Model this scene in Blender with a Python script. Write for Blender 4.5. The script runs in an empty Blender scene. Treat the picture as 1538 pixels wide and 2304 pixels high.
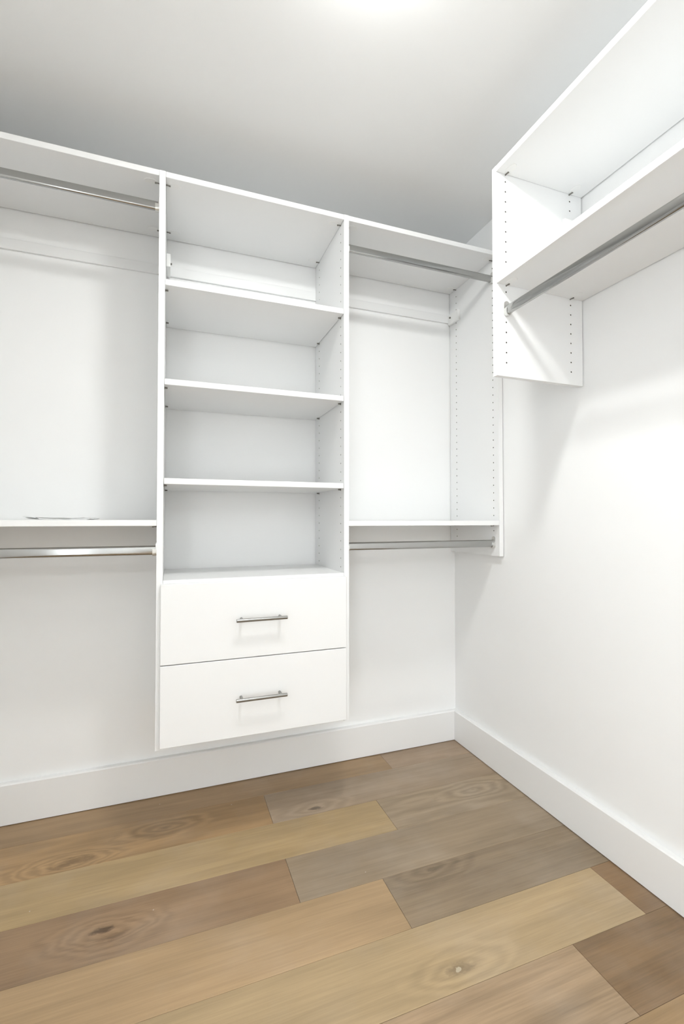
import bpy, bmesh, math, random
from mathutils import Vector, Matrix

random.seed(7)
C = bpy.context.scene.collection
S = bpy.context.scene

# ------------------------------------------------------------------ camera
W_PX, H_PX = 1538.0, 2304.0
F_PX = 1044.84
YAW, PITCH = 0.3532, 0.0202
CAM = Vector((-1.3039, -1.9443, 1.0577))
cam_d = bpy.data.cameras.new('camera')
cam = bpy.data.objects.new('camera', cam_d)
C.objects.link(cam)
cam_d.sensor_fit = 'HORIZONTAL'
cam_d.sensor_width = 36.0
cam_d.lens = F_PX / W_PX * 36.0
cam_d.shift_y = (1147.9 - 1152.0) / W_PX
cam_d.clip_start = 0.01
_r = Vector((math.cos(YAW), -math.sin(YAW), 0))
_f0 = Vector((math.sin(YAW), math.cos(YAW), 0))
_f = _f0 * math.cos(PITCH) + Vector((0, 0, 1)) * math.sin(PITCH)
_u = _r.cross(_f)
cam.matrix_world = Matrix(((_r.x, _u.x, -_f.x, CAM.x), (_r.y, _u.y, -_f.y, CAM.y),
                           (_r.z, _u.z, -_f.z, CAM.z), (0, 0, 0, 1)))
S.camera = cam

# ------------------------------------------------------------------ world, exposure
world = bpy.data.worlds.new('world')
S.world = world
world.use_nodes = True
world.node_tree.nodes['Background'].inputs['Color'].default_value = (0.91, 0.96, 1, 1)
world.node_tree.nodes['Background'].inputs['Strength'].default_value = 6.7  # soft fill light, let in through the added side doorway
S.view_settings.view_transform = 'Standard'
S.view_settings.look = 'None'
S.view_settings.gamma = 1.0
S.view_settings.use_curve_mapping = False
S.view_settings.exposure = 0.06

# ceiling fixtures: (x, y, lens strength, colour); three in the closet, one in the hall beyond the door
LIGHTS = [(-0.90, -1.12, 142.0, (0.985, 1.0, 0.99)),
          (-0.92, -2.13, 40.0, (0.985, 1.0, 0.99)),
          (-0.92, -3.35, 30.0, (0.985, 1.0, 0.99)),
          (-1.20, -5.50, 520.0, (0.95, 0.985, 1.0))]

# ------------------------------------------------------------------ dimensions (metres)
T = 0.019                      # board thickness
D1 = 0.3596                    # depth of the units on the back wall
D2 = 0.3545                    # depth of the unit on the right wall
ZC = 2.3656                    # ceiling
XL = -2.06                     # left wall
YF = -4.0                      # front wall (door)
XA, XB = -1.3454, -0.7115      # left faces of the two tower panels
ZT = 2.1841
ZB1 = 0.3305
ZB3 = 0.9047
Y4 = -0.7643                   # face of the end panel on the right wall
ZT2, ZB2, ZL2 = 2.1686, 1.5069, 1.7955
GAP = 0.0040                   # shadow gap between boards and walls
FY = -D1
COLF = -0.3236                 # front and back pin-hole columns (y)
COLB = -0.0555

# ------------------------------------------------------------------ materials
def mat(name, col, rough=0.5, metal=0.0, spec=0.5, noise=0.0, nscale=60.0, bump=0.0, bscale=300.0, coat=0.0):
    m = bpy.data.materials.new(name)
    m.use_nodes = True
    nt = m.node_tree
    b = nt.nodes['Principled BSDF']
    b.inputs['Base Color'].default_value = (*col, 1)
    b.inputs['Roughness'].default_value = rough
    b.inputs['Metallic'].default_value = metal
    b.inputs['Specular IOR Level'].default_value = spec
    b.inputs['Coat Weight'].default_value = coat
    tc = nt.nodes.new('ShaderNodeTexCoord')
    if noise > 0:
        n = nt.nodes.new('ShaderNodeTexNoise')
        n.inputs['Scale'].default_value = nscale
        n.inputs['Detail'].default_value = 3
        nt.links.new(tc.outputs['Object'], n.inputs['Vector'])
        mx = nt.nodes.new('ShaderNodeMix')
        mx.data_type = 'RGBA'
        mx.inputs[6].default_value = (*[c * (1 - noise) for c in col], 1)
        mx.inputs[7].default_value = (*[min(1, c * (1 + noise)) for c in col], 1)
        nt.links.new(n.outputs['Fac'], mx.inputs[0])
        nt.links.new(mx.outputs[2], b.inputs['Base Color'])
    if bump > 0:
        n2 = nt.nodes.new('ShaderNodeTexNoise')
        n2.inputs['Scale'].default_value = bscale
        n2.inputs['Detail'].default_value = 2
        nt.links.new(tc.outputs['Object'], n2.inputs['Vector'])
        bp = nt.nodes.new('ShaderNodeBump')
        bp.inputs['Strength'].default_value = bump
        bp.inputs['Distance'].default_value = 0.001
        nt.links.new(n2.outputs['Fac'], bp.inputs['Height'])
        nt.links.new(bp.outputs['Normal'], b.inputs['Normal'])
    return m

M_WALL = mat('wall_paint', (0.93, 0.933, 0.927), 0.65, spec=0.3, noise=0.006, nscale=4, bump=0.06, bscale=260)
M_CEIL = mat('ceiling_paint', (0.95, 0.955, 0.95), 0.8, spec=0.2, noise=0.006, nscale=4, bump=0.06, bscale=220)
M_LAM = mat('white_laminate', (0.875, 0.878, 0.873), 0.38, spec=0.45, noise=0.004, nscale=8)
M_TRIM = mat('trim_paint', (0.89, 0.89, 0.88), 0.35, spec=0.45, noise=0.004, nscale=6)
M_CORE = mat('chipboard_core', (0.13, 0.115, 0.09), 0.9, noise=0.3, nscale=900)
M_CHROME = mat('polished_chrome', (0.40, 0.40, 0.39), 0.14, metal=1.0, noise=0.02, nscale=30)
M_NICKEL = mat('satin_nickel', (0.30, 0.297, 0.285), 0.28, metal=1.0, noise=0.03, nscale=200)
M_CUP = mat('cup_nickel', (0.70, 0.70, 0.68), 0.30, metal=0.85, noise=0.02, nscale=100)
M_STEEL = mat('fitting_steel', (0.22, 0.21, 0.19), 0.45, metal=0.8, noise=0.1, nscale=400)
M_PLAST = mat('white_plastic', (0.88, 0.88, 0.865), 0.45, noise=0.004, nscale=20)
M_HALL = mat('hall_paint', (0.78, 0.78, 0.76), 0.7, noise=0.01, nscale=4)


def emis(name, col, strength):
    m = bpy.data.materials.new(name)
    m.use_nodes = True
    nt = m.node_tree
    nt.nodes.remove(nt.nodes['Principled BSDF'])
    e = nt.nodes.new('ShaderNodeEmission')
    e.inputs['Color'].default_value = (*col, 1)
    e.inputs['Strength'].default_value = strength
    nt.links.new(e.outputs[0], nt.nodes['Material Output'].inputs['Surface'])
    return m


def clear_film():
    m = bpy.data.materials.new('clear_plastic_film')
    m.use_nodes = True
    nt = m.node_tree
    b = nt.nodes['Principled BSDF']
    b.inputs['Base Color'].default_value = (0.95, 0.95, 0.94, 1)
    b.inputs['Roughness'].default_value = 0.2
    tr = nt.nodes.new('ShaderNodeBsdfTransparent')
    mx = nt.nodes.new('ShaderNodeMixShader')
    n = nt.nodes.new('ShaderNodeTexNoise')
    n.inputs['Scale'].default_value = 40
    r = nt.nodes.new('ShaderNodeMapRange')
    r.inputs['To Min'].default_value = 0.5
    r.inputs['To Max'].default_value = 0.9
    nt.links.new(n.outputs['Fac'], r.inputs['Value'])
    nt.links.new(r.outputs[0], mx.inputs[0])
    nt.links.new(tr.outputs[0], mx.inputs[1])
    nt.links.new(b.outputs[0], mx.inputs[2])
    nt.links.new(mx.outputs[0], nt.nodes['Material Output'].inputs['Surface'])
    return m


M_FILM = clear_film()


def wood(name, base, seed, knots=(), contrast=1.0, swirl=0.0, streak=0.0):
    """Oak board; object space: x along the board, y across."""
    m = bpy.data.materials.new(name)
    m.use_nodes = True
    nt = m.node_tree
    N, L = nt.nodes, nt.links
    b = N['Principled BSDF']
    tc = N.new('ShaderNodeTexCoord')
    sep = N.new('ShaderNodeSeparateXYZ')
    L.new(tc.outputs['Object'], sep.inputs[0])

    def math_(op, a, c=None, clamp=False):
        n = N.new('ShaderNodeMath')
        n.operation = op
        n.use_clamp = clamp
        for i, v in enumerate((a, c)):
            if v is None:
                continue
            if isinstance(v, (int, float)):
                n.inputs[i].default_value = v
            else:
                L.new(v, n.inputs[i])
        return n.outputs[0]

    def noise(sx, sy, off, detail=4, rough=0.55, dist=0.0):
        mp = N.new('ShaderNodeMapping')
        mp.inputs['Location'].default_value = (seed * 3.71 + off, seed * 1.93 - off, seed * 0.37)
        mp.inputs['Scale'].default_value = (sx, sy, 1)
        L.new(tc.outputs['Object'], mp.inputs[0])
        n = N.new('ShaderNodeTexNoise')
        n.inputs['Scale'].default_value = 1.0
        n.inputs['Detail'].default_value = detail
        n.inputs['Roughness'].default_value = rough
        n.inputs['Distortion'].default_value = dist
        L.new(mp.outputs[0], n.inputs['Vector'])
        return n.outputs['Fac']

    # broad tone, growth figure, pores
    broad = noise(1.6, 7.0, 0.0, 2)
    warp = noise(2.2, 9.0, 4.0, 2)
    fig_in = math_('ADD', math_('MULTIPLY', sep.outputs['Y'], 34.0), math_('MULTIPLY', warp, 10.0 + 14.0 * swirl))
    ks = None
    fill = None
    near = None
    for kx, ky, kr, kd, kf in knots:
        dx = math_('MULTIPLY', math_('SUBTRACT', sep.outputs['X'], kx), 0.36)
        dy = math_('SUBTRACT', sep.outputs['Y'], ky)
        d = math_('SQRT', math_('ADD', math_('MULTIPLY', dx, dx), math_('MULTIPLY', dy, dy)))
        wob = math_('ADD', d, math_('MULTIPLY', math_('SUBTRACT', noise(45, 90, 9.0, 3), 0.5), kr * 1.5))
        k = math_('SUBTRACT', 1.0, math_('DIVIDE', wob, kr), True)
        k = math_('MULTIPLY', math_('MULTIPLY', k, 1.8, True), kd)
        ks = k if ks is None else math_('MAXIMUM', ks, k)
        if kf:
            fx = math_('MULTIPLY', math_('SUBTRACT', sep.outputs['X'], kx - kr * 0.2), 0.8)
            fd = math_('SQRT', math_('ADD', math_('MULTIPLY', fx, fx), math_('MULTIPLY', dy, dy)))
            fd = math_('ADD', fd, math_('MULTIPLY', math_('SUBTRACT', noise(60, 60, 3.0, 2), 0.5), kr * 1.6))
            fill = math_('LESS_THAN', fd, kr * 0.30)
        dn = math_('ADD', d, math_('MULTIPLY', math_('SUBTRACT', noise(9, 34, 5.0, 3), 0.5), 0.030))
        halo = math_('SUBTRACT', 1.0, math_('DIVIDE', dn, 0.062), True)
        near = halo if near is None else math_('MAXIMUM', near, halo)
        fig_in = math_('ADD', fig_in, math_('MULTIPLY', halo, 17.0))
    fig = math_('ADD', math_('MULTIPLY', math_('SINE', fig_in), 0.5), 0.5)
    pores = noise(6.0, 260.0, 2.0, 3, 0.6)
    fine = noise(3.0, 60.0, 6.0, 4, 0.6)
    v = math_('ADD', math_('MULTIPLY', math_('SUBTRACT', broad, 0.5), 0.55 * contrast),
              math_('MULTIPLY', math_('SUBTRACT', fig, 0.5), (0.07 + 0.14 * swirl) * contrast))
    if near is not None:
        v = math_('ADD', v, math_('MULTIPLY', math_('MULTIPLY', math_('SUBTRACT', fig, 0.62), near), 0.11))
    v = math_('ADD', v, math_('MULTIPLY', math_('SUBTRACT', pores, 0.5), 0.34 * contrast))
    v = math_('ADD', v, math_('MULTIPLY', math_('SUBTRACT', fine, 0.5), (0.40 + 0.6 * streak) * contrast))
    v = math_('ADD', v, 1.0)
    mul = N.new('ShaderNodeVectorMath')
    mul.operation = 'SCALE'
    g_ = 0.3 * base[0] + 0.59 * base[1] + 0.11 * base[2]
    base = tuple((g_ + 0.94 * (c - g_)) * (0.30 / g_) ** 0.12 for c in base)
    mul.inputs[0].default_value = base
    L.new(v, mul.inputs['Scale'])
    col = mul.outputs[0]
    if ks is not None:
        mk = N.new('ShaderNodeMix')
        mk.data_type = 'RGBA'
        L.new(ks, mk.inputs[0])
        L.new(col, mk.inputs[6])
        mk.inputs[7].default_value = (base[0] * 0.22, base[1] * 0.2, base[2] * 0.2, 1)
        col = mk.outputs[2]
        if fill is not None:
            mf = N.new('ShaderNodeMix')
            mf.data_type = 'RGBA'
            L.new(fill, mf.inputs[0])
            L.new(col, mf.inputs[6])
            mf.inputs[7].default_value = (0.50, 0.42, 0.30, 1)
            col = mf.outputs[2]
    # construction dust: sparse white flecks
    mp = N.new('ShaderNodeMapping')
    mp.inputs['Location'].default_value = (seed * 0.83, seed * 2.1, 0)
    mp.inputs['Scale'].default_value = (1.0, 1.0, 0)
    L.new(tc.outputs['Object'], mp.inputs[0])
    vo = N.new('ShaderNodeTexVoronoi')
    vo.inputs['Scale'].default_value = 16.0
    L.new(mp.outputs[0], vo.inputs['Vector'])
    fleck = math_('LESS_THAN', vo.outputs['Distance'], 0.028)
    rnd = N.new('ShaderNodeSeparateColor')
    L.new(vo.outputs['Color'], rnd.inputs[0])
    fleck = math_('MULTIPLY', fleck, math_('GREATER_THAN', rnd.outputs[0], 0.55))
    haze = noise(3.0, 3.6, 11.0, 4, 0.6)
    haze = math_('MULTIPLY', math_('SUBTRACT', haze, 0.46), 0.55, True)
    md = N.new('ShaderNodeMix')
    md.data_type = 'RGBA'
    L.new(math_('MAXIMUM', math_('MULTIPLY', fleck, 0.8), haze), md.inputs[0])
    L.new(col, md.inputs[6])
    md.inputs[7].default_value = (0.62, 0.56, 0.50, 1)
    L.new(md.outputs[2], b.inputs['Base Color'])
    b.inputs['Roughness'].default_value = 0.48
    b.inputs['Specular IOR Level'].default_value = 0.35
    bp = N.new('ShaderNodeBump')
    bp.inputs['Strength'].default_value = 0.15
    bp.inputs['Distance'].default_value = 0.001
    L.new(pores, bp.inputs['Height'])
    L.new(bp.outputs['Normal'], b.inputs['Normal'])
    return m


# ------------------------------------------------------------------ builders
def link(name, me, m, parent=None):
    o = bpy.data.objects.new(name, me)
    C.objects.link(o)
    if m is not None:
        for mm in (m if isinstance(m, (list, tuple)) else [m]):
            me.materials.append(mm)
    if parent is not None:
        o.parent = parent
        o.matrix_parent_inverse = parent.matrix_basis.inverted()
    return o


def from_bm(name, bm, m, parent=None, smooth=False):
    bmesh.ops.recalc_face_normals(bm, faces=bm.faces)
    me = bpy.data.meshes.new(name)
    bm.to_mesh(me)
    bm.free()
    if smooth:
        for p in me.polygons:
            p.use_smooth = True
        me.set_sharp_from_angle(angle=math.radians(40))
    return link(name, me, m, parent)


def bm_box(bm, a, b, bevel=0.0, seg=1):
    c = [(a[i] + b[i]) / 2 for i in range(3)]
    s = [abs(b[i] - a[i]) for i in range(3)]
    r = bmesh.ops.create_cube(bm, size=1.0)
    bmesh.ops.scale(bm, vec=s, verts=r['verts'])
    bmesh.ops.translate(bm, vec=c, verts=r['verts'])
    if bevel > 0:
        es = list({e for v in r['verts'] for e in v.link_edges})
        bmesh.ops.bevel(bm, geom=es, offset=bevel, segments=seg, affect='EDGES', profile=0.5)


def box(name, a, b, m, parent=None, bevel=0.0008, seg=1, smooth=False):
    bm = bmesh.new()
    bm_box(bm, a, b, bevel, seg)
    return from_bm(name, bm, m, parent, smooth)


def bm_cyl(bm, p, q, r, n=16, r2=None):
    p, q = Vector(p), Vector(q)
    d = q - p
    res = bmesh.ops.create_cone(bm, cap_ends=True, segments=n, radius1=r, radius2=r if r2 is None else r2, depth=d.length)
    rot = d.to_track_quat('Z', 'Y').to_matrix().to_4x4()
    bmesh.ops.transform(bm, matrix=Matrix.Translation((p + q) / 2) @ rot, verts=res['verts'])
    return res['verts']


def thing(name, label, cat, loc, group=None):
    o = bpy.data.objects.new(name, None)
    o.empty_display_size = 0.1
    C.objects.link(o)
    o.location = loc
    bpy.context.view_layer.update()
    o['label'] = label
    o['category'] = cat
    if group:
        o['group'] = group
    return o


def tag(o, label, cat, group=None):
    o['label'] = label
    o['category'] = cat
    if group:
        o['group'] = group
    return o


def struct(o, label=None):
    o['kind'] = 'structure'
    if label:
        o['label'] = label
    return o


def drilled_panel(name, depth, z0, z1, cols, holes, tf, parent):
    """Board with drilled shelf-pin holes in the face w=0.
    Local: u 0..depth along the depth, v = z, w 0..T through the thickness; tf maps (u, v, w) to world."""
    vs, fs, mi = [], [], []

    def V(u, v, w=0.0):
        vs.append(tf(u, v, w))
        return len(vs) - 1

    def quad(u0, u1, v0, v1, w=0.0):
        fs.append([V(u0, v0, w), V(u1, v0, w), V(u1, v1, w), V(u0, v1, w)])
        mi.append(0)

    h, r, dep = 0.008, 0.0026, 0.012
    ub = [0.0]
    for c in sorted(cols):
        ub += [c - h, c + h]
    ub.append(depth)
    for i in range(0, len(ub), 2):
        quad(ub[i], ub[i + 1], z0, z1)
    hs = [z for z in sorted(holes) if z - 0.016 > z0 and z + 0.016 < z1]
    for c in sorted(cols):
        prev = z0
        for z in hs:
            lo, hi = z - 0.016, z + 0.016
            if lo > prev + 1e-6:
                quad(c - h, c + h, prev, lo)
            cr = [V(c + h, lo), V(c + h, hi), V(c - h, hi), V(c - h, lo)]
            o = [V(c + r * math.cos(a), z + r * math.sin(a)) for a in [math.radians(-22.5 + 45 * k) for k in range(8)]]
            ob = [V(c + r * math.cos(a), z + r * math.sin(a), dep) for a in [math.radians(-22.5 + 45 * k) for k in range(8)]]
            fs.extend([[cr[0], cr[1], o[1], o[0]], [cr[1], o[2], o[1]], [cr[1], cr[2], o[3], o[2]], [cr[2], o[4], o[3]],
                       [cr[2], cr[3], o[5], o[4]], [cr[3], o[6], o[5]], [cr[3], cr[0], o[7], o[6]], [cr[0], o[0], o[7]]])
            mi.extend([0] * 8)
            for k in range(8):
                fs.append([o[k], o[(k + 1) % 8], ob[(k + 1) % 8], ob[k]])
                mi.append(1)
            fs.append(ob[::-1])
            mi.append(1)
            prev = hi
        quad(c - h, c + h, prev, z1)
    quad(0, depth, z0, z1, T)
    for a, b_ in (((0, z0), (depth, z0)), ((depth, z0), (depth, z1)), ((depth, z1), (0, z1)), ((0, z1), (0, z0))):
        fs.append([V(*a, 0), V(*b_, 0), V(*b_, T), V(*a, T)])
        mi.append(0)
    me = bpy.data.meshes.new(name)
    me.from_pydata(vs, [], fs)
    for p, i in zip(me.polygons, mi):
        p.material_index = i
    me.update()
    return link(name, me, [M_LAM, M_CORE], parent)


# ------------------------------------------------------------------ room shell
th = 0.10
struct(box('wall_back', (XL - th, 0, -0.1), (th, th, ZC + 0.1), M_WALL, bevel=0), 'off-white painted back wall behind the closet tower')
struct(box('wall_right', (0, YF, -0.1), (th, 0, ZC + 0.1), M_WALL, bevel=0), 'off-white painted right wall under the wall-hung unit')
SY0, SY1, SZ = -3.75, -2.65, 2.05                      # added side doorway, an unseen opening that lets in fill light
bm = bmesh.new()
bm_box(bm, (XL - th, SY1, -0.1), (XL, 0, ZC + 0.1))
bm_box(bm, (XL - th, YF, -0.1), (XL, SY0, ZC + 0.1))
bm_box(bm, (XL - th, SY0, SZ), (XL, SY1, ZC + 0.1))
struct(from_bm('wall_left', bm, M_WALL), 'off-white painted left wall with an added opening for fill light')
struct(box('ceiling', (XL - th, -6.6, ZC), (th, th, ZC + 0.1), M_CEIL, bevel=0), 'plain white ceiling')
DX0, DX1, DH = -1.62, -0.826, 2.03
bm = bmesh.new()
bm_box(bm, (XL, YF - th, 0), (DX0, YF, ZC))
bm_box(bm, (DX1, YF - th, 0), (0, YF, ZC))
bm_box(bm, (DX0, YF - th, DH), (DX1, YF, ZC))
struct(from_bm('wall_front', bm, M_WALL), 'wall with the doorway, opposite the tower')
struct(box('wall_hall_left', (XL - th, -6.6, -0.1), (XL, YF - th, ZC + 0.1), M_HALL, bevel=0))
struct(box('wall_hall_right', (0.0, -6.6, -0.1), (th, YF - th, ZC + 0.1), M_HALL, bevel=0))
struct(box('wall_hall_end', (XL - th, -6.7, -0.1), (th, -6.6, ZC + 0.1), M_HALL, bevel=0))
bm = bmesh.new()
cw, ct = 0.075, 0.016
bm_box(bm, (DX0 - cw, YF, 0.0), (DX0, YF + ct, DH + cw), 0.002)
bm_box(bm, (DX1, YF, 0.0), (DX1 + cw, YF + ct, DH + cw), 0.002)
bm_box(bm, (DX0, YF, DH), (DX1, YF + ct, DH + cw), 0.002)
struct(from_bm('trim_1', bm, M_TRIM), 'white casing around the doorway')

# baseboards with an eased top edge
HB, TB = 0.1418, 0.021


def baseboard(name, prof_map, length, label):
    pr = [(0.0005, 0.003), (TB, 0.003), (TB, HB - 0.004), (TB - 0.004, HB), (0.0005, HB)]
    bm = bmesh.new()
    a = [bm.verts.new(prof_map(0, w, z)) for w, z in pr]
    b = [bm.verts.new(prof_map(length, w, z)) for w, z in pr]
    n = len(pr)
    for i in range(n):
        bm.faces.new((a[i], a[(i + 1) % n], b[(i + 1) % n], b[i]))
    bm.faces.new(a)
    bm.faces.new(b[::-1])
    return struct(from_bm(name, bm, M_TRIM), label)


baseboard('baseboard_back', lambda s, w, z: (XL + s, -w, z), -XL, 'tall flat white baseboard along the back wall')
baseboard('baseboard_right', lambda s, w, z: (-w, -TB - 0.0005 - s, z), -YF - TB - 0.001, 'tall flat white baseboard along the right wall')
baseboard('baseboard_left', lambda s, w, z: (XL + w, -TB - 0.0005 - s, z), -SY1 - TB - 0.08, 'tall flat white baseboard along the left wall')

# ------------------------------------------------------------------ oak floor
floor = struct(box('floor', (XL - th, -6.6, -0.1), (th, th, -0.014), M_CORE, bevel=0), 'wide oak plank floor')
PW = 0.178
ROW0 = -0.147


# row: butt joint (x) seen in the photograph, then the two boards:
# (tone, seed, knots (x, y, radius, darkness, filled), contrast, swirl, streak)
ROWS = {  # floor-edge boards: own plank tone plus warm lamp light painted into the colour
    0: ([-0.413], [((0.3765, 0.248, 0.1328), 1, [], 0.9, 0.3, 0),  # left board: tone lifted and warmed for lamp light on that side
        ((0.3661, 0.2621, 0.175), 2, [], 0.8, 0.5, 0)]),
    1: ([-0.962], [((0.3929, 0.2463, 0.1144), 3, [(-0.06, -0.05, 0.02, 0.45, 0), (-0.1, -0.062, 0.014, 0.4, 0), (0.193, 0.019, 0.012, 0.3, 0)], 1.0, 0.9, 0),
        ((0.3523, 0.2572, 0.1686), 4, [(-0.314, -0.057, 0.011, 0.75, 0)], 0.9, 0.4, 0)]),
    2: ([-0.57], [((0.4503, 0.3152, 0.1541), 5, [], 0.9, 0.4, 0),
        ((0.3431, 0.2542, 0.1627), 6, [(0.1, 0.02, 0.004, 0.2, 0)], 0.9, 1.3, 0)]),
    3: ([-0.961], [((0.3157, 0.2008, 0.1112), 7, [(0.051, 0.004, 0.012, 0.8, 1), (0.075, -0.025, 0.014, 0.35, 0)], 1.0, 0.5, 0),
        ((0.3058, 0.2248, 0.1427), 8, [], 1.0, 0.3, 0.2)]),
    4: ([-0.711], [((0.4377, 0.2937, 0.1558), 9, [], 0.9, 0.2, 0),
        ((0.2568, 0.1868, 0.1169), 10, [(-0.2, 0.07, 0.01, 0.35, 0)], 1.1, 0.4, 0.2)]),
    5: ([-0.1], [((0.4434, 0.3172, 0.1704), 11, [(0.422, -0.045, 0.016, 0.5, 1)], 0.9, 0.2, 0),
        ((0.2321, 0.1392, 0.0668), 12, [], 1.0, 0.2, 0.2)]),  # own brown, pushed warmer to hold the lamplit look of the right edge
    6: ([-0.358], [((0.3695, 0.253, 0.1475), 13, [], 1.1, 0.2, 0.8),
        ((0.218, 0.1334, 0.0644), 14, [], 1.1, 0.3, 0.4)]),  # brown board with the edge's warm lamp light worked into its tone
    7: ([-0.9], [((0.3464, 0.2277, 0.1139), 15, [], 0.9, 0.2, 0.2),  # both boards darkened and warmed to carry the lamp light here
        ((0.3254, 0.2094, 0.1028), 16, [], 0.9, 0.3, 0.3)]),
}
gen = [wood('oak_board_common', c, 20 + i, [], 1.0, 0.3, 0.2) for i, c in
       enumerate([(0.3873, 0.2751, 0.1652), (0.329, 0.2334, 0.1541), (0.4305, 0.3141, 0.1944), (0.302, 0.2114, 0.1348)])]
y_top = -0.002
k = 0
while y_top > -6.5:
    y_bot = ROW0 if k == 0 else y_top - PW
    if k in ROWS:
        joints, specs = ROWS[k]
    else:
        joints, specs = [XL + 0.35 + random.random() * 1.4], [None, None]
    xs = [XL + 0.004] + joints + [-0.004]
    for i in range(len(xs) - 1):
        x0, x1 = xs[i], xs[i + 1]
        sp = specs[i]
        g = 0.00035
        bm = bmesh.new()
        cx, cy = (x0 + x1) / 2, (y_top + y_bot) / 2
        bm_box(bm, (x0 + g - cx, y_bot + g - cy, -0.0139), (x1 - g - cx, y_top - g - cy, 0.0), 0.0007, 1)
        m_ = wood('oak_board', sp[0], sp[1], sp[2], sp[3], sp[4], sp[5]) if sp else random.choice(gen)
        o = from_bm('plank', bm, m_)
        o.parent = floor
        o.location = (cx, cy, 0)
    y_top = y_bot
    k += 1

# ------------------------------------------------------------------ shared fittings
def disc_fitting(parent, face, y, z, sgn, axis='x'):
    """Shelf connector under a fixed shelf: white housing let into the board, steel bolt into the panel.
    face = panel face coordinate, sgn = direction away from the panel."""
    def P(d, s, zz):
        return (face + sgn * d, y + s, zz) if axis == 'x' else (y + s, face + sgn * d, zz)
    bm = bmesh.new()
    n = 20
    ring_o = [bm.verts.new(P(0.026 + 0.021 * math.cos(a), 0.0125 * math.sin(a), z - 0.0012)) for a in [2 * math.pi * i / n for i in range(n)]]
    ring_t = [bm.verts.new(P(0.026 + 0.022 * math.cos(a), 0.0135 * math.sin(a), z - 0.0001)) for a in [2 * math.pi * i / n for i in range(n)]]
    for i in range(n):
        bm.faces.new((ring_o[i], ring_o[(i + 1) % n], ring_t[(i + 1) % n], ring_t[i]))
    bm.faces.new(ring_o)
    o = from_bm('shelf_fitting', bm, M_PLAST, parent)
    bm = bmesh.new()
    bm_cyl(bm, P(0.0, 0, z - 0.0022), P(0.009, 0, z - 0.0022), 0.0020, 8)
    bm_cyl(bm, P(0.009, 0, z - 0.0024), P(0.0145, 0.001, z - 0.0024), 0.0026, 8)
    from_bm('bolt', bm, M_STEEL, o)


def shelf_pin(parent, face, y, z, sgn):
    bm = bmesh.new()
    bm_cyl(bm, (face - sgn * 0.006, y, z - 0.0026), (face + sgn * 0.010, y, z - 0.0026), 0.0024, 10)
    bm_cyl(bm, (face, y, z - 0.0026), (face + sgn * 0.0012, y, z - 0.0026), 0.0042, 10)
    from_bm('shelf_pin', bm, M_STEEL, parent, True)


def bracket_cover(parent, a, b):
    return box('bracket_cover', a, b, M_PLAST, parent, bevel=0.002, seg=2, smooth=True)


def rail(parent, a, b):
    """Flat suspension rail with a slightly lifted lower lip."""
    return box('hanging_rail', a, b, M_LAM, parent, bevel=0.001)


def holes_from(base, lo, hi):
    n0 = math.ceil((lo - base) / 0.032)
    n1 = math.floor((hi - base) / 0.032)
    return [base + 0.032 * i for i in range(n0, n1 + 1)]


Z3H = 1.0747
RZ0, RZ1 = 2.018, 2.056

# ------------------------------------------------------------------ closet tower with drawers
tower = thing('closet_tower', 'tall white closet tower with open shelves above two drawers, hung on back wall', 'closet unit',
              (XA + 0.3265, -D1 / 2, ZB1))
cols = [(-COLB - GAP), (-COLF - GAP)]
drilled_panel('side_panel', D1 - GAP, ZB1, ZT, cols, holes_from(Z3H, 0.88, 2.15),
              lambda u, v, w: (XA + T - w, -GAP - u, v), tower)
drilled_panel('side_panel', D1 - GAP, ZB1, ZT, cols, holes_from(Z3H, 0.88, 2.15),
              lambda u, v, w: (XB + w, -GAP - u, v), tower)
e = 0.0004
X0, X1 = XA + T + e, XB - e
box('top_shelf', (X0, FY, ZT - T), (X1, -GAP, ZT - 0.0004), M_LAM, tower)
for y in (COLF, COLB):
    disc_fitting(tower, XA + T, y, ZT - T, 1)
    disc_fitting(tower, XB, y, ZT - T, -1)
ADJ = [1.8330, 1.5105, 1.1905]
for zt in ADJ:
    s = box('adjustable_shelf', (X0 + 0.001, FY + 0.0005, zt - T), (X1 - 0.001, -GAP - 0.001, zt), M_LAM, tower)
    for y in (COLF, COLB):
        shelf_pin(tower, XA + T, y, zt - T, 1)
        shelf_pin(tower, XB, y, zt - T, -1)
box('fixed_shelf', (X0, FY, 0.864 - T), (X1, -GAP, 0.864), M_LAM, tower)
box('bottom_panel', (X0, FY + 0.003, ZB1 + 0.003), (X1, -GAP - 0.02, ZB1 + 0.003 + T * 0.8), M_LAM, tower)
rail(tower, (X0, -0.0090, RZ0), (X1, -0.0005, RZ1))
bracket_cover(tower, (XA + T + 0.0003, -0.092, 2.012), (XA + T + 0.0153, -0.0085, 2.062))
bm = bmesh.new()
bm_cyl(bm, (XA + T + 0.0153, -0.050, 2.045), (XA + T + 0.0205, -0.050, 2.045), 0.004, 10)
from_bm('cover_screw', bm, M_STEEL, tower)

DFX0, DFX1 = -1.3320, -0.7092
FYD = FY - T


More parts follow.
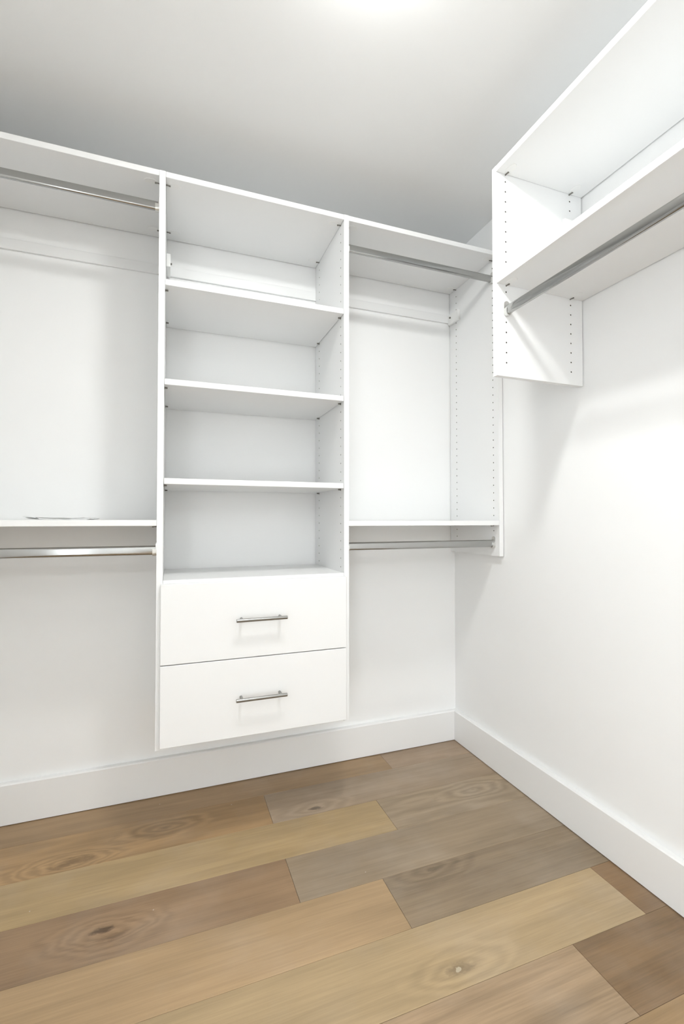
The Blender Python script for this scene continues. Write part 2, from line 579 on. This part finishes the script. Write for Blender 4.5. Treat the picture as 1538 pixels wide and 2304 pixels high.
def drawer(z0, z1, hz):
    d = box('drawer', (DFX0, FYD, z0), (DFX1, FY - 0.0008, z1), M_LAM, tower, bevel=0.0012)
    d['label'] = 'flat white drawer front with a bar pull'
    # box behind the front
    bm = bmesh.new()
    a0, a1, b0, b1 = X0 + 0.014, X1 - 0.014, FY + 0.0005, -0.04
    zb, zt = z0 + 0.028, z1 - 0.05
    w = 0.012
    bm_box(bm, (a0, b0, zb), (a1, b1, zb + 0.008))
    bm_box(bm, (a0, b0, zb), (a0 + w, b1, zt))
    bm_box(bm, (a1 - w, b0, zb), (a1, b1, zt))
    bm_box(bm, (a0 + w, b1 - w, zb), (a1 - w, b1, zt))
    bm_box(bm, (a0 + w, b0, zb), (a1 - w, b0 + w, zt))
    from_bm('drawer_box', bm, M_LAM, d)
    # bar pull: bar with eased ends on two posts
    bm = bmesh.new()
    yb = FYD - 0.0325
    xl, xr = -1.1018, -0.9335
    bm_cyl(bm, (xl + 0.001, yb, hz), (xr - 0.001, yb, hz), 0.0058, 20)
    bm_cyl(bm, (xl, yb, hz), (xl + 0.001, yb, hz), 0.0048, 20, 0.0058)
    bm_cyl(bm, (xr - 0.001, yb, hz), (xr, yb, hz), 0.0058, 20, 0.0048)
    for x in (-1.0820, -0.9530):
        bm_cyl(bm, (x, FYD + 0.0002, hz), (x, yb + 0.003, hz), 0.0046, 14)
    h = from_bm('handle', bm, M_NICKEL, d, True)
    h['label'] = 'satin nickel bar pull'


drawer(0.6000, 0.8530, 0.7295)
drawer(0.3420, 0.5972, 0.4722)

# ------------------------------------------------------------------ hanging bays either side of the tower
bayL = thing('hanging_bay', 'white double-hang bay beside the tower, clear wrapper on its lower shelf', 'closet unit',
             ((XL + XA) / 2, -D1 / 2, 0.9), None)
LX0, LX1 = XL + T + 0.003, XA - e
drilled_panel('end_panel', D1 - GAP, ZB3, ZT, cols, holes_from(Z3H, ZB3, 2.15),
              lambda u, v, w: (XL + 0.002 + T - w, -GAP - u, v), bayL)
box('top_shelf', (LX0, FY, ZT - T), (LX1, -GAP, ZT - 0.0004), M_LAM, bayL)
box('lower_shelf', (LX0, FY, 1.0565 - T), (LX1, -GAP, 1.0565), M_LAM, bayL)
rail(bayL, (LX0, -0.0090, RZ0), (LX1, -0.0005, RZ1))
for y in (COLF, COLB):
    for z in (ZT - T, 1.0565 - T):
        disc_fitting(bayL, XA, y, z, -1)
        disc_fitting(bayL, LX0 - 0.001, y, z, 1)

bayR = thing('hanging_bay', 'white double-hang bay in the corner between tower and right wall, lower shelf empty', 'closet unit',
             (XB / 2, -D1 / 2, 0.9), None)
RX0, RX1 = XB + T + e, -T - 0.0044
drilled_panel('end_panel', D1 - GAP, ZB3, ZT, cols, holes_from(Z3H, ZB3, 2.15),
              lambda u, v, w: (-T - 0.0040 + w, -GAP - u, v), bayR)
box('top_shelf', (RX0, FY, ZT - T), (RX1, -GAP, ZT - 0.0004), M_LAM, bayR)
box('lower_shelf', (RX0, FY, 1.0530 - T), (RX1, -GAP, 1.0530), M_LAM, bayR)
rail(bayR, (RX0, -0.0090, RZ0), (RX1, -0.0005, RZ1))
for y in (COLF, COLB):
    for z in (ZT - T, 1.0530 - T):
        disc_fitting(bayR, RX0 - e, y, z, 1)
        disc_fitting(bayR, RX1 + e, y, z, -1)
bracket_cover(bayR, (RX1 - 0.0150, -0.092, 2.006), (RX1 - 0.0001, -0.0085, 2.054))
bm = bmesh.new()
bm_cyl(bm, (RX1 - 0.0150, -0.030, 2.036), (RX1 - 0.0200, -0.030, 2.036), 0.004, 10)
from_bm('cover_screw', bm, M_STEEL, bayR)

# ------------------------------------------------------------------ unit on the right wall
Y5 = -2.05
unit = thing('wall_hung_unit', 'white two-shelf hanging unit on right wall, ending high above the floor', 'closet unit',
             (-D2 / 2, (Y4 + Y5) / 2, ZB2), None)
zh = [2.1257 - 0.032 * i for i in range(20)]
drilled_panel('end_panel', D2 - GAP, ZB2, ZT2, [0.0544 - GAP, D2 - 0.036 - GAP], zh,
              lambda u, v, w: (-GAP - u, Y4 + w, v), unit)
drilled_panel('end_panel', D2 - GAP, ZB2, ZT2, [0.0544 - GAP, D2 - 0.036 - GAP], zh,
              lambda u, v, w: (-GAP - u, Y5 - w, v), unit)
box('top_shelf', (-D2, Y5 + e, ZT2 - T), (-GAP, Y4 - e, ZT2 - 0.0004), M_LAM, unit)
box('lower_shelf', (-D2, Y5 + e, ZL2), (-GAP, Y4 - e, ZL2 + T), M_LAM, unit)
rail(unit, (-0.0065, Y5 + e, RZ0), (-0.0005, Y4 - e, RZ1))
for x in (-D2 + 0.036, -0.0565):
    for z in (ZT2 - T, ZL2):
        disc_fitting(unit, Y4, x, z, -1, 'y')
        disc_fitting(unit, Y5, x, z, 1, 'y')
bracket_cover(unit, (-0.0900, Y4 - 0.0152, 2.002), (-0.0085, Y4 - 0.0003, 2.054))

# ------------------------------------------------------------------ hanging rods
def stadium(w, h, n=8):
    pts = []
    r = w / 2
    for i in range(n + 1):
        a = math.pi * i / n
        pts.append((r * math.cos(a), h / 2 - r + r * math.sin(a)))
    for i in range(n + 1):
        a = math.pi + math.pi * i / n
        pts.append((r * math.cos(a), -(h / 2 - r) + r * math.sin(a)))
    return pts


def prism(bm, pts, s0, s1, mp):
    a = [bm.verts.new(mp(s0, *p)) for p in pts]
    b = [bm.verts.new(mp(s1, *p)) for p in pts]
    n = len(pts)
    for i in range(n):
        bm.faces.new((a[i], a[(i + 1) % n], b[(i + 1) % n], b[i]))
    bm.faces.new(a)
    bm.faces.new(b[::-1])


def closet_rod(label, p0, p1, z, axis):
    """Oval chrome tube resting in two open cups; p = (x0, x1, y) or (y0, y1, x)."""
    s0, s1 = p0
    c = p1
    mp = (lambda s, a, v: (s, c + a, z + v)) if axis == 'x' else (lambda s, a, v: (c + a, s, z + v))
    t = thing('closet_rod', label, 'closet rod', mp((s0 + s1) / 2, 0, -0.015), 'chrome hanging rods of the closet')
    bm = bmesh.new()
    prism(bm, stadium(0.0145, 0.030), s0 + 0.004, s1 - 0.004, mp)
    from_bm('tube', bm, M_CHROME, t, True)
    for s, d in ((s0, 1), (s1, -1)):
        bm = bmesh.new()
        plate = [(a, v + 0.0065) for a, v in stadium(0.021, 0.047)]
        prism(bm, plate, s + d * 0.0003, s + d * 0.0030, mp)
        # U-shaped collar hugging the lower half of the tube
        n = 10
        outer, inner = [(0.0105, 0.004)], [(0.0078, 0.004)]
        for i in range(n + 1):
            a = -math.pi * i / n
            outer.append((0.0105 * math.cos(a), -0.0078 + 0.0105 * math.sin(a)))
            inner.append((0.0078 * math.cos(a), -0.0078 + 0.0078 * math.sin(a)))
        outer.append((-0.0105, 0.004))
        inner.append((-0.0078, 0.004))
        sa, sb = s + d * 0.0030, s + d * 0.0130
        rows = [[bm.verts.new(mp(q, *p)) for p in ring] for ring in (outer, inner) for q in (sa, sb)]
        oa, ob, ia, ib = rows
        m_ = len(outer)
        for i in range(m_ - 1):
            bm.faces.new((oa[i], oa[i + 1], ob[i + 1], ob[i]))
            bm.faces.new((ia[i], ib[i], ib[i + 1], ia[i + 1]))
            bm.faces.new((ob[i], ob[i + 1], ib[i + 1], ib[i]))
        bm.faces.new((oa[0], ob[0], ib[0], ia[0]))
        bm.faces.new((oa[-1], ia[-1], ib[-1], ob[-1]))
        from_bm('rod_cup', bm, M_CUP, t, True)
    return t


ZU, ZLO = 2.0855, 0.9585
closet_rod('chrome oval rod under a top shelf, high above the clear wrapper', (LX0 - 0.001, LX1 + e), COLF, ZU, 'x')
closet_rod('chrome oval rod below the lower shelf that holds a clear wrapper', (LX0 - 0.001, LX1 + e), COLF, ZLO, 'x')
closet_rod('chrome oval rod under the top shelf of the corner bay', (RX0 - e, RX1 + e), COLF, ZU - 0.002, 'x')
closet_rod('chrome oval rod below the empty lower shelf of the corner bay', (RX0 - e, RX1 + e), COLF, ZLO - 0.001, 'x')
closet_rod('chrome oval rod under the unit hung on the right wall', (Y5, Y4), -D2 + 0.036, 1.7140, 'y')

# ------------------------------------------------------------------ clear wrapper on the left lower shelf
bm = bmesh.new()
path = []
zs = 1.0568
top = [(-1.716, 0.0105), (-1.700, 0.0085), (-1.680, 0.0080), (-1.655, 0.0070), (-1.630, 0.0072), (-1.600, 0.0062), (-1.575, 0.0085), (-1.555, 0.0108), (-1.540, 0.0098), (-1.532, 0.0062)]
bot = [(-1.537, 0.0028), (-1.548, 0.0006), (-1.570, 0.0016), (-1.600, 0.0004), (-1.630, 0.0018), (-1.660, 0.0005), (-1.690, 0.0016), (-1.706, 0.0032), (-1.711, 0.0078)]
path = top + bot
rows = []
NY = 6
for j in range(NY + 1):
    f = j / NY
    rows.append([bm.verts.new((x + 0.012 * math.sin(3 * f + x * 30), -0.285 + 0.055 * f + 0.006 * math.sin(x * 25),
                               zs + max(0.0002, z * (0.75 + 0.25 * math.sin(2.4 * f + 14 * x)))))
                 for x, z in path])
for j in range(NY):
    for i in range(len(path) - 1):
        bm.faces.new((rows[j][i], rows[j][i + 1], rows[j + 1][i + 1], rows[j + 1][i]))
wr = from_bm('plastic_wrapper', bm, M_FILM, None, True)
sm = wr.modifiers.new('thickness', 'SOLIDIFY')
sm.thickness = 0.0003
tag(wr, 'flattened clear plastic wrapper lying on a white lower shelf beside the tower', 'wrapper')

# ------------------------------------------------------------------ ceiling fixtures
where = ['in front of the tower', 'over the middle of the closet', 'near the doorway', 'in the hall beyond the doorway']
for (x, y, st, colr), wh in zip(LIGHTS, where):
    t = thing('ceiling_light', 'round white flush-mount dome light on the ceiling ' + wh, 'ceiling light', (x, y, ZC), 'dome lights in a row on the ceiling')
    bm = bmesh.new()
    n = 40
    prof = [(0.104, 0.0), (0.104, -0.010), (0.100, -0.014), (0.090, -0.014), (0.090, 0.0)]
    rings = [[bm.verts.new((x + r * math.cos(2 * math.pi * i / n), y + r * math.sin(2 * math.pi * i / n), ZC - 0.0002 + z)) for i in range(n)] for r, z in prof]
    for a, b_ in zip(rings, rings[1:]):
        for i in range(n):
            bm.faces.new((a[i], a[(i + 1) % n], b_[(i + 1) % n], b_[i]))
    from_bm('trim_ring', bm, M_PLAST, t, True)
    bm = bmesh.new()
    prof = [(0.0895, -0.012), (0.087, -0.021), (0.078, -0.030), (0.060, -0.037), (0.038, -0.041), (0.018, -0.042), (0.009, -0.042)]
    rings = [[bm.verts.new((x + r * math.cos(2 * math.pi * i / n), y + r * math.sin(2 * math.pi * i / n), ZC + z)) for i in range(n)] for r, z in prof]
    for a, b_ in zip(rings, rings[1:]):
        for i in range(n):
            bm.faces.new((a[i], b_[i], b_[(i + 1) % n], a[(i + 1) % n]))
    bm.faces.new(rings[-1])
    from_bm('lens', bm, emis('lamp_lens', colr, st), t, True)
